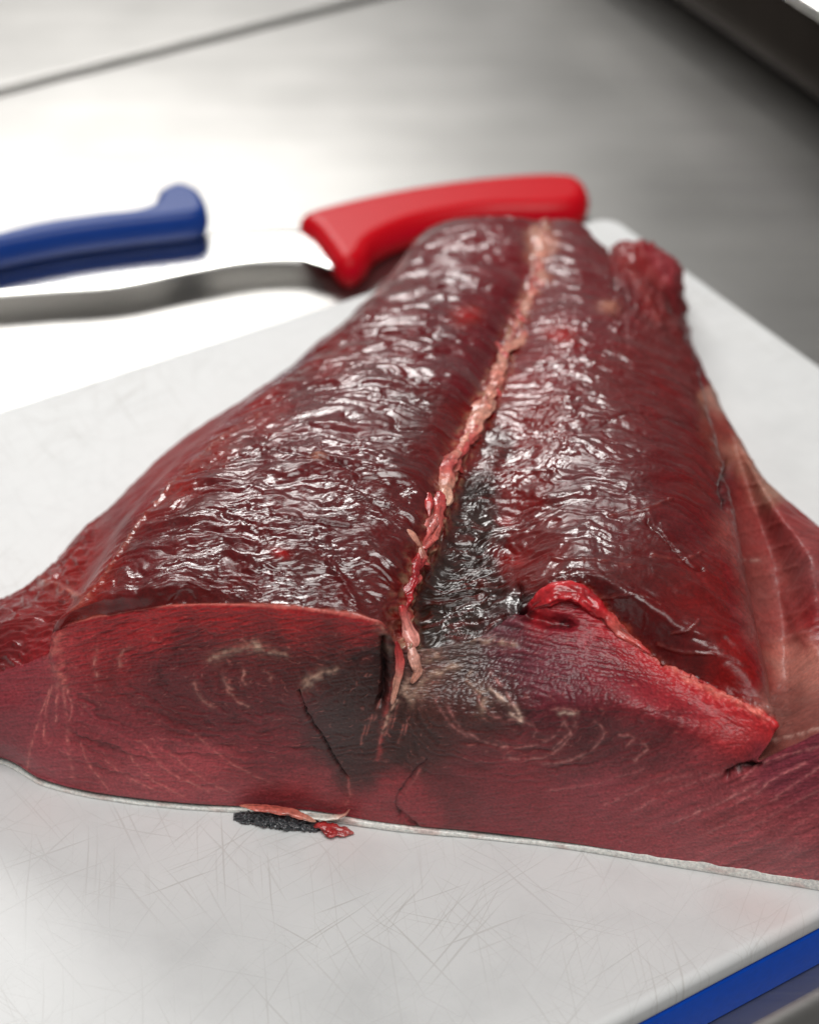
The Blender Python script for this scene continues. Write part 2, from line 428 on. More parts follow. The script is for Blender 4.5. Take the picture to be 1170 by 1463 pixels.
# blue-handled knife: its handle rests across the other blade, its own blade runs out of frame
zq = zb + 0.0185
root = empty('kitchen_knife', at(120, 370, zb))
tag(root, 'kitchen knife with a blue plastic handle and hooked butt, left of the red one', 'knife')
zn = zb + 0.0105
bh = [at(x, y, zn) for x, y in [(-130, 383), (-60, 361), (0, 346), (60, 331), (140, 319), (194, 313), (219, 304), (228, 286), (256, 275), (284, 283), (297, 304), (292, 320), (250, 328), (180, 336), (100, 347), (20, 362), (-60, 380), (-120, 396)]]
extrude_outline('handle', bh, zb + 0.0012, zb + 0.0180, (0.0045, 0.008), M_blue, root)
zz = zb + 0.009
extrude_outline('blade', [at(-110, 380, zz), at(-200, 376, zz), at(-330, 400, zz), at(-520, 450, zz), at(-660, 520, zz), at(-500, 492, zz), at(-330, 448, zz), at(-200, 420, zz), at(-115, 400, zz)],
                zz - 0.001, zz + 0.001, (0.002, 0.001), M_blade, root, seg=2)

# ------------------------------------------------------------ TUNA
tuna = empty('tuna_loin', at(560, 1000, 0))
tag(tuna, 'large raw dark red tuna loin lying skin side down on the white board', 'fish')

# cross-section columns: bottom of the cut, fold of the cut, upper edge of the cut
BOT = [(-190, 1085, .0), (-150, 1078, .0), (0, 1091, .0), (60, 1122, .0), (130, 1140, .0), (260, 1156, .0), (430, 1166, .0), (520, 1180, .0), (580, 1188, .0), (680, 1197, .0), (810, 1213, .0), (880, 1224, .0),
       (950, 1236, .0), (1010, 1246, .0), (1060, 1254, .0), (1170, 1272, .0), (1320, 1300, .0), (1360, 1310, .0)]
FOLD = [(-190, 1080), (-150, 1050), (0, 1020), (64, 1030), (95, 1010), (255, 1010), (430, 1010), (530, 1020), (580, 1030), (680, 1025), (812, 1018), (920, 1020), (1040, 1085), (1045, 1120), (1080, 1125), (1180, 1110), (1320, 1120), (1360, 1200)]
TOP = [(-190, 1075, .0), (-150, 1020, .0), (0, 962, .004), (74, 934, .004), (82, 899, .006), (250, 864, .005), (430, 868, .005), (540, 887, .004), (578, 930, .008), (680, 914, .018), (812, 834, .034), (935, 940, .022),
       (1103, 1030, .006), (1082, 1086, .0), (1130, 1066, .0), (1200, 1040, .0), (1330, 1050, .0), (1360, 1110, .0)]
T = [
 [(-150, 960, .0), (-130, 920, .02), (0, 905, .045), (83, 893, .056), (104, 872, .077), (255, 832, .090), (435, 832, .0925), (555, 838, .090), (592, 868, .072), (690, 850, .073), (835, 812, .094), (960, 885, .088), (1085, 950, .074), (1094, 985, .04), (1120, 965, .034), (1180, 930, .045), (1290, 930, .04), (1310, 960, 0)],
 [(40, 850, 0), (42, 840, .02), (72, 834, .038), (112, 845, .055), (140, 825, .080), (270, 775, .092), (450, 770, .096), (580, 768, .093), (618, 800, .078), (715, 765, .078), (825, 740, .090), (950, 770, .091), (1062, 835, .077), (1072, 868, .045), (1110, 835, .036), (1160, 800, .052), (1240, 800, .04), (1260, 830, 0)],
 [(142, 758, 0), (126, 760, .018), (142, 748, .035), (176, 742, .054), (213, 712, .080), (335, 675, .093), (490, 662, .097), (605, 667, .094), (655, 692, .081), (732, 660, .082), (815, 640, .088), (930, 665, .090), (1040, 715, .075), (1048, 740, .05), (1075, 722, .04), (1110, 728, .050), (1162, 745, .035), (1165, 775, 0)],
 [(256, 650, 0), (246, 641, .018), (264, 629, .035), (290, 619, .05), (330, 596, .073), (425, 562, .085), (545, 543, .090), (640, 553, .089), (690, 590, .080), (748, 560, .080), (820, 548, .083), (910, 566, .083), (1012, 608, .068), (1018, 625, .05), (1040, 618, .045), (1060, 640, .044), (1088, 684, .03), (1085, 720, 0)],
 [(405, 555, 0), (394, 541, .018), (412, 528, .033), (440, 513, .045), (463, 494, .067), (515, 468, .074), (605, 452, .078), (690, 460, .074), (728, 488, .067), (770, 468, .070), (830, 458, .072), (900, 472, .070), (985, 508, .058), (990, 520, .045), (1000, 530, .042), (1012, 548, .035), (1026, 578, .02), (1024, 600, 0)],
 [(535, 445, 0), (528, 431, .015), (540, 418, .028), (550, 407, .038), (563, 396, .056), (600, 379, .059), (663, 370, .063), (730, 376, .06), (762, 393, .055), (790, 380, .058), (830, 383, .058), (880, 396, .052), (945, 425, .050), (955, 432, .04), (962, 440, .035), (972, 455, .03), (984, 480, .016), (984, 500, 0)],
 [(598, 378, 0), (590, 362, .012), (592, 349, .025), (600, 337, .035), (614, 324, .042), (645, 313, .050), (692, 308, .053), (745, 311, .050), (775, 319, .047), (800, 314, .048), (828, 319, .047), (856, 350, .042), (872, 362, .038), (886, 346, .041), (925, 350, .040), (957, 366, .034), (974, 402, .015), (974, 422, 0)]]
nC = len(BOT)
bot = np.array([at(x, y, z) for x, y, z in BOT]); bot[:, 2] = 0.0032
top = np.array([on_cut(x, y, o_) for x, y, o_ in TOP]); top[0, 2] = 0.004; top[-1, 2] = 0.004
fold = []
for i, (x, y) in enumerate(FOLD):
    fold.append(on_cut(x, y, TOP[i][2] * 0.10 - 0.002))
fold = np.array(fold)
# in-between control rows bend the lower cut slightly outwards, as the flesh sags
low = bot * 0.5 + fold * 0.5
low[:, 1] -= 0.0022
rows_face = np.stack([bot, low, fold, fold * 0.45 + top * 0.55, top])
rows_top = np.stack([top] + [np.array([at(*p) for p in R]) for R in T])
tail = rows_top[-1].copy(); tail[:, 1] += 0.010; tail[:, 2] *= 0.55
tail2 = rows_top[-1].copy(); tail2[:, 1] += 0.008; tail2[:, 2] = 0.0
rows_top = np.concatenate([rows_top, tail[None], tail2[None]])

# samples across
cw = [8, 60, 30, 16, 80, 95, 70, 34, 52, 70, 70, 80, 16, 24, 46, 40, 6]
xs = np.concatenate([np.linspace(i, i + 1, n_, endpoint=False) for i, n_ in enumerate(cw)] + [[nC - 1]])
xs = xs[::1]
fs = np.linspace(0, 4, 300)
rt = [46, 62, 78, 84, 84, 70, 60, 18, 14]
ts = np.concatenate([np.linspace(i, i + 1, n_, endpoint=False) for i, n_ in enumerate(rt)] + [[len(rt)]])
ci = np.arange(nC, dtype=float)
def across(R): return np.stack([0.35 * pchip(ci, r, xs) + 0.65 * cardinal(ci, r, xs, 0.42) for r in R])
fa = across(rows_face); ta = across(rows_top)
face = 0.5 * pchip(np.arange(5.), fa, fs) + 0.5 * cardinal(np.arange(5.), fa, fs, 0.45)
topg = 0.4 * pchip(np.arange(float(len(rows_top))), ta, ts) + 0.6 * cardinal(np.arange(float(len(rows_top))), ta, ts, 0.45)
face[..., 2] = np.maximum(face[..., 2], 0.0016); 
topg[..., 2] = np.maximum(topg[..., 2], 0.0006)
NF = len(fs)
G = np.concatenate([face, topg[1:]])
nR, nS = G.shape[:2]
isface = np.zeros((nR, nS)); isface[:NF] = 1
Nn = grid_normals(G)
# order of axes gives outward normals? make sure: top must point up
if Nn[NF + 150, nS // 3, 2] < 0: Nn = -Nn
PX, PY = to_pixels(G)  # image pixel position of each vertex; colours and relief are laid out in it
xr = G[..., 0] * 0.98 - G[..., 1] * 0.196; yr = G[..., 0] * 0.196 + G[..., 1] * 0.98; zz_ = G[..., 2]

# --- colour samples at image pixels: (x, y, colour, reach) of the flesh itself
CS_face = [(30, 1040, (112, 42, 50), 60), (60, 985, (120, 40, 48), 40), (110, 910, (132, 36, 40), 25), (150, 930, (112, 24, 28), 45), (140, 1050, (106, 34, 40), 60), (60, 1095, (140, 58, 66), 44),
 (250, 985, (76, 22, 26), 55), (330, 1015, (76, 24, 28), 40), (160, 980, (92, 24, 28), 30), (220, 890, (134, 22, 26), 30), (320, 880, (136, 24, 27), 24), (420, 885, (138, 26, 28), 20), (510, 897, (130, 26, 30), 18), (300, 948, (82, 24, 27), 40), (360, 948, (74, 25, 26), 40), (430, 948, (66, 24, 24), 40), (490, 948, (48, 21, 20), 34), (360, 905, (112, 26, 29), 26), (440, 908, (108, 26, 29), 26), (500, 915, (96, 24, 26), 22), (400, 1005, (76, 25, 28), 50),
 (485, 985, (46, 23, 21), 36), (520, 1040, (46, 23, 21), 40), (470, 1040, (46, 23, 23), 34), (540, 980, (40, 20, 19), 28), (505, 1085, (54, 26, 25), 28), (380, 1075, (100, 32, 38), 45), (200, 1125, (140, 58, 64), 50), (300, 1128, (138, 54, 60), 46), (430, 1140, (130, 46, 52), 36),
 (560, 1158, (128, 42, 48), 34), (620, 975, (78, 48, 44), 26), (660, 945, (60, 42, 40), 28), (700, 1000, (56, 29, 27), 42), (600, 1050, (52, 27, 24), 36), (650, 1035, (54, 28, 25), 38), (680, 1090, (94, 32, 36), 44), (740, 940, (74, 26, 36), 36), (800, 970, (84, 22, 34), 50), (880, 960, (100, 20, 30), 40), (960, 1000, (118, 24, 32), 40),
 (820, 1050, (74, 28, 31), 45), (930, 1055, (88, 30, 35), 45), (740, 1130, (118, 40, 47), 46), (850, 1155, (132, 48, 56), 46), (960, 1165, (138, 54, 61), 50), (1060, 1190, (146, 64, 70), 60), (1150, 1225, (152, 72, 78), 60), (1050, 1035, (136, 30, 34), 35), (1090, 1030, (150, 42, 44), 20),
 (1130, 1110, (112, 40, 54), 40), (1020, 1110, (124, 44, 50), 40), (840, 900, (120, 22, 34), 34), (780, 905, (92, 18, 28), 26), (800, 1190, (122, 46, 52), 30), (1250, 1150, (130, 55, 62), 60)]
CS_top = [(300, 790, (92, 22, 26), 60), (200, 800, (98, 24, 30), 40), (450, 800, (84, 20, 25), 60), (380, 680, (96, 24, 30), 60), (500, 590, (100, 28, 35), 60), (570, 610, (86, 34, 38), 40), (560, 700, (90, 26, 30), 50), (640, 450, (100, 28, 38), 50), (665, 450, (150, 14, 26), 16), (680, 340, (118, 42, 54), 50), (550, 450, (112, 34, 42), 50), (650, 640, (110, 20, 26), 30), (540, 830, (90, 14, 18), 30),
 (674, 770, (42, 23, 21), 28), (650, 860, (40, 24, 21), 34), (690, 840, (46, 25, 24), 24), (686, 700, (40, 28, 28), 20), (712, 640, (70, 32, 34), 16), (650, 900, (40, 28, 26), 20), (720, 900, (52, 20, 24), 20), (755, 880, (34, 12, 14), 16), (735, 800, (112, 5, 10), 20), (770, 780, (108, 5, 9), 26), (745, 700, (112, 8, 14), 28), (770, 610, (118, 18, 26), 30), (790, 500, (120, 36, 46), 34), (800, 480, (160, 14, 24), 14), (760, 560, (128, 40, 46), 20),
 (880, 590, (104, 38, 44), 50), (930, 520, (106, 40, 46), 40), (900, 700, (92, 26, 32), 60), (1000, 680, (104, 28, 34), 40), (1010, 850, (112, 24, 31), 40), (1060, 960, (128, 28, 34), 30), (920, 800, (88, 18, 24), 50), (860, 830, (84, 20, 24), 30), (960, 910, (92, 22, 26), 30), (860, 420, (112, 44, 54), 40), (830, 350, (112, 44, 54), 30), (770, 350, (190, 130, 120), 14), (850, 640, (96, 28, 34), 30), (830, 700, (90, 18, 26), 30),
 (150, 790, (146, 46, 46), 30), (110, 810, (146, 50, 48), 24), (230, 670, (148, 50, 50), 36), (200, 720, (136, 40, 44), 24), (370, 585, (142, 52, 56), 30), (300, 630, (146, 58, 58), 30), (470, 510, (130, 46, 50), 30), (50, 870, (136, 44, 44), 40), (20, 920, (112, 36, 40), 40), (60, 935, (150, 40, 46), 20), (-60, 950, (120, 40, 42), 60),
 (1070, 760, (150, 80, 78), 26), (1090, 830, (146, 84, 80), 28), (1070, 700, (150, 70, 70), 18), (1110, 880, (156, 88, 85), 28), (1140, 950, (188, 126, 116), 30), (1120, 1010, (144, 92, 86), 30), (1150, 1035, (140, 84, 78), 20), (1130, 750, (150, 76, 76), 28), (1165, 830, (136, 78, 78), 34), (1240, 860, (134, 34, 40), 60), (1150, 880, (140, 50, 54), 24),
 (1034, 570, (170, 122, 112), 17), (1000, 520, (110, 38, 42), 16), (980, 450, (104, 34, 38), 24), (895, 370, (140, 44, 50), 22), (945, 385, (150, 74, 80), 18), (930, 430, (116, 34, 40), 20), (1066, 640, (176, 124, 110), 28), (1040, 610, (130, 66, 62), 18), (1092, 698, (170, 124, 110), 22), (1030, 700, (96, 20, 26), 14)]
def colour_at_pixels(samples, X, Y, k=1.0):  # blends the colour samples by distance in image pixels
    num = np.zeros(X.shape + (3,)); den = np.zeros(X.shape)
    for x, y, c, r in samples:
        c = (c[0], c[1] * k, c[2] * k) if c[0] > 100 and c[1] < 75 else c
        q = ((X - x) ** 2 + (Y - y) ** 2) / (r * 1.05) ** 2
        wgt = np.exp(-q) + 0.02 / (1 + q) ** 3 + 1e-6 / (1 + q)
        num += wgt[..., None] * lin(c); den += wgt
    return num / den[..., None]
wx = 14 * fbm(PX / 34, PY / 34, 3, 3); wy = 12 * fbm(PX / 34 + 9, PY / 34, 3, 4)
colr = np.empty_like(G)
colr[:NF] = colour_at_pixels(CS_face, (PX + wx)[:NF], (PY + wy)[:NF])
colr[NF:] = colour_at_pixels(CS_top, (PX + wx)[NF:], (PY + wy)[NF:], 0.84)

def blob(x, y, rx, ry=None, rot=0):
    ry = ry or rx; c, s = math.cos(math.radians(rot)), math.sin(math.radians(rot))
    dx = PX - x; dy = PY - y
    a = dx * c + dy * s; b = -dx * s + dy * c
    return np.exp(-(a / rx) ** 2 - (b / ry) ** 2)
def strokedist(pts, X=None, Y=None):
    X = PX if X is None else X; Y = PY if Y is None else Y
    D = np.full(X.shape, 1e9); P = np.array(pts, float)
    x0, y0 = P.min(0) - 30; x1, y1 = P.max(0) + 30
    msk = (X > x0) & (X < x1) & (Y > y0) & (Y < y1)
    xm, ym = X[msk], Y[msk]; d = np.full(xm.shape, 1e9)
    for a, b in zip(P[:-1], P[1:]):
        v = b - a; L = v @ v + 1e-9
        t = np.clip(((xm - a[0]) * v[0] + (ym - a[1]) * v[1]) / L, 0, 1)
        d = np.minimum(d, np.hypot(xm - a[0] - t * v[0], ym - a[1] - t * v[1]))
    D[msk] = d; return D
def smooth_line(pts, n=6):
    P = np.array(pts, float); 
    if len(P) < 3: return P
    k = np.arange(len(P), dtype=float); return cardinal(k, P, np.linspace(0, len(P) - 1, (len(P) - 1) * n + 1), 0.5)

disp = np.zeros((nR, nS)); gloss = np.full((nR, nS), 0.36)
tmask = 1 - isface
# masks on the top
valley = tmask * np.clip(sum(blob(x, y, a, b, r) for x, y, a, b, r in [(650, 860, 44, 42, 0), (690, 835, 30, 40, 0), (672, 770, 30, 40, 0), (690, 705, 20, 34, 20), (712, 645, 11, 36, 20), (640, 900, 40, 22, 0), (716, 895, 30, 20, 0)]), 0, 1)
leftflap = tmask * sm(112, 92, PX + (PY - 860) * 0.35)
flankL = tmask * sm(14, -10, (PX - np.interp(PY, [400, 500, 600, 700, 800, 880], [560, 455, 325, 228, 155, 98]))) * sm(520, 620, PY)
membrane = tmask * sm(-8, 6, PX - np.interp(PY, [300, 400, 500, 600, 700, 850, 1000, 1040], [880, 948, 985, 1012, 1040, 1066, 1104, 1110]))
lobeL = tmask * (1 - flankL) * sm(8, -14, PX - np.interp(PY, [300, 400, 500, 600, 700, 800, 900], [775, 760, 730, 690, 640, 612, 580]))
lobeR = tmask * (1 - membrane) * (1 - valley) * (1 - np.clip(lobeL + flankL, 0, 1))

# wrinkled wet membrane of the upper side
w1 = 0.010 * fbm(xr / 0.03, yr / 0.02, 3, 11)
w2 = 0.009 * fbm(xr / 0.025, yr / 0.02, 3, 12)
ux, uy = xr + w1, yr + w2 + 0.12 * (xr + 0.16) * sm(-.16, -.02, xr)
big = fbm(ux / 0.030, uy / 0.013, 2, 21)
wr = ridge(ux / 0.020, uy / 0.0058, 3, 22)
fine = fbm(ux / 0.0060, uy / 0.0022, 2, 23)
cross = fbm(ux / 0.0030, uy / 0.0068, 2, 24)
patchy = sm(-0.25, 0.35, fbm(ux / 0.022, uy / 0.014, 2, 29))       # smooth and crumpled areas alternate
tex = 0.0013 * big - 0.00075 * np.clip(wr - 0.25, 0, 1) * 1.6 + (0.00022 + 0.00042 * patchy) * fine + 0.00022 * patchy * cross
w3 = 0.0022 * fbm(xr / 0.007, yr / 0.005, 2, 13)
def billow(a, b, sd): return np.abs(noise(a, b, sd)) * 2 - 0.6
b1 = billow((ux + w3) / 0.040, (uy + w3) / 0.0075, 26); b2 = billow((ux - w3) / 0.015, (uy + w3) / 0.0036, 27); b3 = billow((ux + 0.4 * uy) / 0.0050, uy / 0.0018, 28)
p2 = sm(-0.05, 0.35, fbm(xr / 0.030 + 3, yr / 0.022, 2, 30))
calm = np.clip(1 - 0.85 * blob(555, 610, 75, 34, 8) - 0.7 * blob(690, 400, 40, 40) - 0.6 * blob(470, 560, 50, 20) - 0.6 * blob(180, 800, 50, 40), 0.1, 1)
p3 = 0.45 + 0.85 * sm(-0.35, 0.4, fbm(xr / 0.034, yr / 0.03, 2, 32))
patchy = patchy * calm; p2 = np.clip(p2 + 0.5 * sm(640, 760, PY), 0, 1.3) * calm
tex = 0.0013 * big + 0.0010 * p3 * b1 + 0.0007 * fbm(ux / 0.05, uy / 0.009, 2, 25) - 0.0005 * np.clip(wr - 0.35, 0, 1) + (0.00014 + 0.00032 * patchy) * b2 + (0.00002 + 0.00024 * p2) * b3 + 0.00012 * p2 * fine
disp += tex * lobeL
disp += lobeR * (0.0008 * big + 0.0006 * b1 + 0.00035 * fbm(ux / 0.020, uy / 0.0045, 3, 31) + 0.00012 * fine + 0.00012 * ridge(ux / 0.004, uy / 0.011, 2, 33))
inner = tmask * (1 - valley) * sm(70, 20, np.abs(PX - np.interp(PY, [440, 500, 600, 700, 800, 860], [835, 815, 785, 755, 765, 760]))) * sm(400, 470, PY)
disp += inner * (0.0006 * fbm(ux / 0.005, uy / 0.004, 3, 35) + 0.0005 * ridge((ux + 0.5 * uy) / 0.009, (uy - 0.5 * ux) / 0.0035, 2, 36))
disp += flankL * (0.00025 * fine + 0.00030 * fbm(xr / 0.004, zz_ / 0.004 + yr / 0.004, 3, 37))
rfl = (xr * 0.55 - yr * 0.84)
disp += leftflap * (0.0015 * ridge((xr * 0.9 - yr * 0.42 + w1) / 0.018, (xr * 0.42 + yr * 0.9 + w2) / 0.0042, 2, 38) + 0.0002 * fine)
disp += tmask * sm(865, 885, PX) * sm(520, 440, PY) * 0.0022 * fbm(PX / 17, PY / 22, 3, 45)
disp += membrane * (0.0009 * fbm(xr / 0.02, yr / 0.008, 2, 39) + 0.0009 * sm(620, 520, PY) * ridge((xr + 0.3 * yr) / 0.006, yr / 0.03, 2, 44) + 0.00028 * fine)
vmix = np.clip(valley * sm(-0.1, 0.5, fbm((ux * 0.86 + uy * 0.5) / 0.012, (-ux * 0.5 + uy * 0.86) / 0.0022, 3, 43)) * 0.75, 0, 1)[..., None]
colr = colr * (1 - vmix) + lin((96, 30, 30)) * vmix
# coarse torn fibres of the dark valley meat
a1 = (ux * 0.86 + uy * 0.5); a2 = (-ux * 0.5 + uy * 0.86)
fib = ridge(a1 / 0.014, a2 / 0.0019, 3, 41)
disp += valley * (0.0015 * fib + 0.0008 * fbm(a1 / 0.006, a2 / 0.004, 2, 42))
colr *= (1 + (valley * 0.5 * fib)[..., None])

# cut face: fibre grain running in nested arcs about the two dark cores
def arcs(cx, cy, ax, ay, tilt=0.0):
    dx = PX - cx; dy = PY - cy + tilt * dx
    return np.sqrt((dx / ax) ** 2 + (dy / ay) ** 2)
wob = fbm(PX / 30, PY / 22, 3, 51)
eL = arcs(365, 975, 2.6, 1.0, -0.05) + 9 * wob
eR = arcs(735, 1005, 2.4, 1.0, 0.03) + 9 * wob
sel = sm(540, 620, PX)
e = eL * (1 - sel) + eR * sel
grainamp = sm(1160, 1060, PY) * sm(40, 130, PX) * sm(1080, 960, PX)
g1 = fbm(e / 6.0, np.arctan2(PY - 990, (PX - 365) * (1 - sel) + (PX - 735) * sel) * 1.6, 3, 52)
g2 = fbm(PX / 34, (PY + 0.10 * (PX - 585)) / 4.0, 3, 53)      # horizontal grain of the lower cut
fan = fbm(PX / 40, (PY - np.interp(PX, [80, 300, 540], [60, 20, 0]) - 0.18 * np.abs(PX - 560)) / 5.0, 3, 54)
disp += isface * (0.00034 * g1 * grainamp + 0.00012 * g2 + 0.00024 * fan * sm(980, 920, PY))
lines1 = ridge(PX / 70, (PY - 0.16 * np.abs(PX - 560) + 0.0 * PX) / 5.5 + 0.3 * wob, 2, 58)
lines2 = ridge(e / 9.0, np.arctan2(PY - 990, (PX - 365) * (1 - sel) + (PX - 735) * sel) * 1.2, 2, 59)
lz = sm(1010, 940, PY); finegr = np.where(np.isfinite(lines1), lines1 * lz + lines2 * (1 - lz) * grainamp, 0)
disp += isface * 0.00022 * finegr
facegrain = isface * (0.26 * finegr + 0.55 * g1 * grainamp + 0.30 * g2 + 0.50 * fan * sm(990, 930, PY))
colr *= (1 + facegrain[..., None])
speck = fbm(PX / 3.2, PY / 3.2, 2, 55)
colr *= (1 + (isface * 0.36 * speck)[..., None])
disp += isface * 0.00013 * speck * (1 + 1.6 * blob(690, 970, 80, 45) + 1.4 * blob(880, 950, 90, 40, 15))
gl1 = np.clip(fbm(PX / 2.3, PY / 1.7, 2, 60) - 0.28, 0, 1)
disp += isface * 0.0010 * gl1 * np.clip(blob(690, 975, 90, 40) + blob(860, 950, 110, 38, 12) + 0.8 * blob(620, 1060, 60, 30) + 0.5 * blob(500, 1040, 60, 60), 0, 1)
sheet = np.abs(np.mod(e / 8.5 + 0.35 * wob, 1.0) - 0.5)
sheet = np.exp(-(sheet / 0.07) ** 2) * sm(0.05, 0.45, fbm(PX / 16, PY / 10, 3, 57)) * isface * grainamp
colr = colr * (1 - 0.34 * sheet[..., None]) + lin((178, 106, 98)) * 0.34 * sheet[..., None]
disp += 0.00012 * sheet
# oblique fibre bundles of the belly flap on the right
fl = isface * sm(760, 1060, PX) * sm(1010, 1090, PY - 0.0 * PX)
ob = (PY + 0.42 * (PX - 1100)); ob2 = PX - 0.42 * PY
s1 = fbm(ob2 / 120, ob / 9, 3, 56)
colr *= (1 + (fl * 0.5 * s1)[..., None]); disp += fl * 0.0003 * s1
# mottling of the whole upper side
colr *= (1 + (tmask * (0.30 * fbm(ux / 0.012, uy / 0.006, 4, 61) + 0.18 * fine))[..., None])
colr[..., 1:] *= (1 + (0.25 * fbm(xr / 0.02, (yr + zz_) / 0.015, 3, 62)))[..., None]

# --- drawn strokes: (points, half width, colour, strength, height)
WHT = (205, 165, 150); PNK = (196, 110, 104); PALE = (168, 108, 104); DRK = (26, 8, 9)
ST = []
def st(pts, wd, c, a, h=0.0, where=1, rough=None): ST.append((pts, wd, c, a, h, where))
# pale nested arcs (muscle sheets) right and left of the core
for pts in [[(640, 1010), (660, 1040), (700, 1062), (750, 1066), (790, 1052), (806, 1030)], [(780, 1018), (800, 1012), (818, 1016), (822, 1028), (815, 1045), (790, 1068)], [(806, 1032), (815, 1048), (800, 1068), (770, 1082), (720, 1082)],
            [(745, 1030), (765, 1040), (762, 1052)], [(850, 1030), (862, 1045), (850, 1066), (815, 1084), (775, 1090)], [(885, 1050), (905, 1052), (898, 1062)], [(680, 990), (690, 1010), (715, 1026), (745, 1030)], [(622, 1000), (640, 1030), (668, 1050)], [(700, 960), (720, 985), (736, 1010)], [(915, 1058), (925, 1070), (905, 1085)]]:
    st(smooth_line(pts), 1.5, PALE, 0.55, 0.0001)
for pts in [[(322, 960), (322, 975), (332, 985)], [(350, 958), (346, 968), (352, 976)], [(378, 955), (388, 968)], [(140, 928), (136, 945), (140, 965)], [(182, 925), (174, 935), (172, 950)], [(278, 975), (285, 995), (305, 1010)], [(325, 985), (340, 1000), (356, 1008)]]:
    st(smooth_line(pts), 1.6, (190, 130, 118), 0.5, 0.0001)
# white streaks
for pts in [[(78, 975), (66, 1015), (64, 1055), (72, 1062)], [(84, 972), (80, 1030)], [(92, 975), (96, 1030), (98, 1070), (104, 1110)], [(72, 985), (50, 1045), (38, 1100)], [(116, 1062), (126, 1090), (142, 1110), (155, 1128)], [(98, 985), (103, 1010), (100, 1030)],
            [(150, 1085), (185, 1110), (230, 1130)], [(205, 1060), (240, 1100), (300, 1130)], [(280, 1050), (330, 1090), (390, 1120)], [(180, 1072), (215, 1110), (262, 1136)], [(245, 1075), (280, 1105), (330, 1132)]]:
    st(smooth_line(pts), 1.1, PNK, 0.50, 0.0001)
# oblique white sheets of the right flap
for pts, a in [([(962, 1176), (1030, 1146), (1080, 1120)], .6), ([(1052, 1146), (1082, 1132), (1100, 1115), (1150, 1090)], .6), ([(900, 1160), (960, 1130), (1040, 1100)], .35), ([(860, 1150), (930, 1120), (1000, 1104)], .3), ([(1110, 1136), (1150, 1110), (1175, 1094)], .5),
               ([(1120, 1226), (1136, 1210), (1140, 1196)], .4), ([(1060, 1190), (1110, 1160), (1175, 1125)], .35), ([(1000, 1196), (1060, 1165), (1110, 1140)], .3), ([(1100, 1210), (1150, 1170), (1180, 1150)], .25), ([(1060, 1112), (1100, 1086), (1172, 1066)], .55), ([(780, 1130), (850, 1118), (920, 1098)], .22)]:
    st(smooth_line(pts), 1.6, (198, 120, 120), a, 0.0001)
# yellowish fat flecks
for pts, wd in [([(302, 942), (330, 930), (372, 924)], 4.0), ([(360, 915), (372, 926)], 3.5), ([(380, 930), (408, 934)], 3), ([(432, 985), (448, 966), (482, 956)], 2.2), ([(438, 975), (460, 964)], 4), ([(540, 890), (552, 912), (556, 930)], 4),
                ([(604, 930), (630, 918), (660, 915), (700, 916), (738, 922)], 3.2), ([(610, 945), (625, 935)], 4), ([(685, 985), (692, 1000), (690, 1014)], 4.5), ([(672, 960), (668, 975), (690, 992), (700, 1000)], 1.6), ([(600, 975), (622, 962), (650, 952)], 5), ([(580, 985), (600, 990)], 6), ([(585, 1000), (575, 985), (600, 960)], 4)]:
    st(smooth_line(pts), wd, (158, 128, 112), 0.6, 0.0003)
for pts in [[(716, 998), (735, 1010), (744, 1024)], [(700, 985), (720, 1000)], [(728, 1018), (745, 1030)], [(800, 1018), (822, 1020)]]:
    st(pts, 1.8, (200, 170, 155), 0.7, 0.0002)
# vessels, and clefts: carved, with the shade inside them painted near-black
st(smooth_line([(573, 930), (564, 975), (552, 1010), (545, 1055), (540, 1085)]), 3.0, (140, 52, 50), 0.7, 0.0003)
st(smooth_line([(566, 1000), (556, 1020), (547, 1045)]), 1.6, (216, 170, 150), 0.6, 0.0003)
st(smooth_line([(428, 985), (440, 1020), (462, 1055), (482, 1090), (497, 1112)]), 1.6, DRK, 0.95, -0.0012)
st(smooth_line([(497, 1112), (500, 1140), (494, 1150)]), 2.0, (176, 92, 88), 0.6, 0)
st(smooth_line([(610, 1085), (590, 1105), (566, 1140), (572, 1165), (580, 1182)]), 1.8, (60, 12, 16), 0.8, -0.0006)
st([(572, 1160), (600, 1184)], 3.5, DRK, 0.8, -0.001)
st(smooth_line([(600, 1100), (590, 1118), (580, 1130)]), 1.6, (160, 84, 82), 0.5, 0)
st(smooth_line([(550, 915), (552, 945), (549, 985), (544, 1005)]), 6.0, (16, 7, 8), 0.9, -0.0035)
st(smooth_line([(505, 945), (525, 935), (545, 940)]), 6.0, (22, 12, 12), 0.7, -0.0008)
for k in range(8):
    x0 = 515 + 9 * k
    st([(x0 + 8, 1035 - (k % 3) * 14), (x0, 1062 - (k % 3) * 12)], 1.0, (168, 96, 88), 0.45, 0.0001)
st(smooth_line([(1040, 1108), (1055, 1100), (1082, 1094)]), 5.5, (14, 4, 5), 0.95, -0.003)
st(smooth_line([(738, 858), (752, 878), (780, 886), (812, 890)]), 8.0, (20, 6, 8), 0.9, -0.0035)  # gap under the lip: its shade is painted in as well as carved
st(smooth_line([(640, 1015), (820, 1018), (1000, 1020), (1060, 1040)]), 2.0, (60, 22, 26), 0.35, -0.0002)
for x0, y0, x1, y1 in [(86, 905, 92, 975)]:
    st([(x0, y0), (80, 935), (x1, y1)], 7, (176, 96, 88), 0.55, 0.0010)
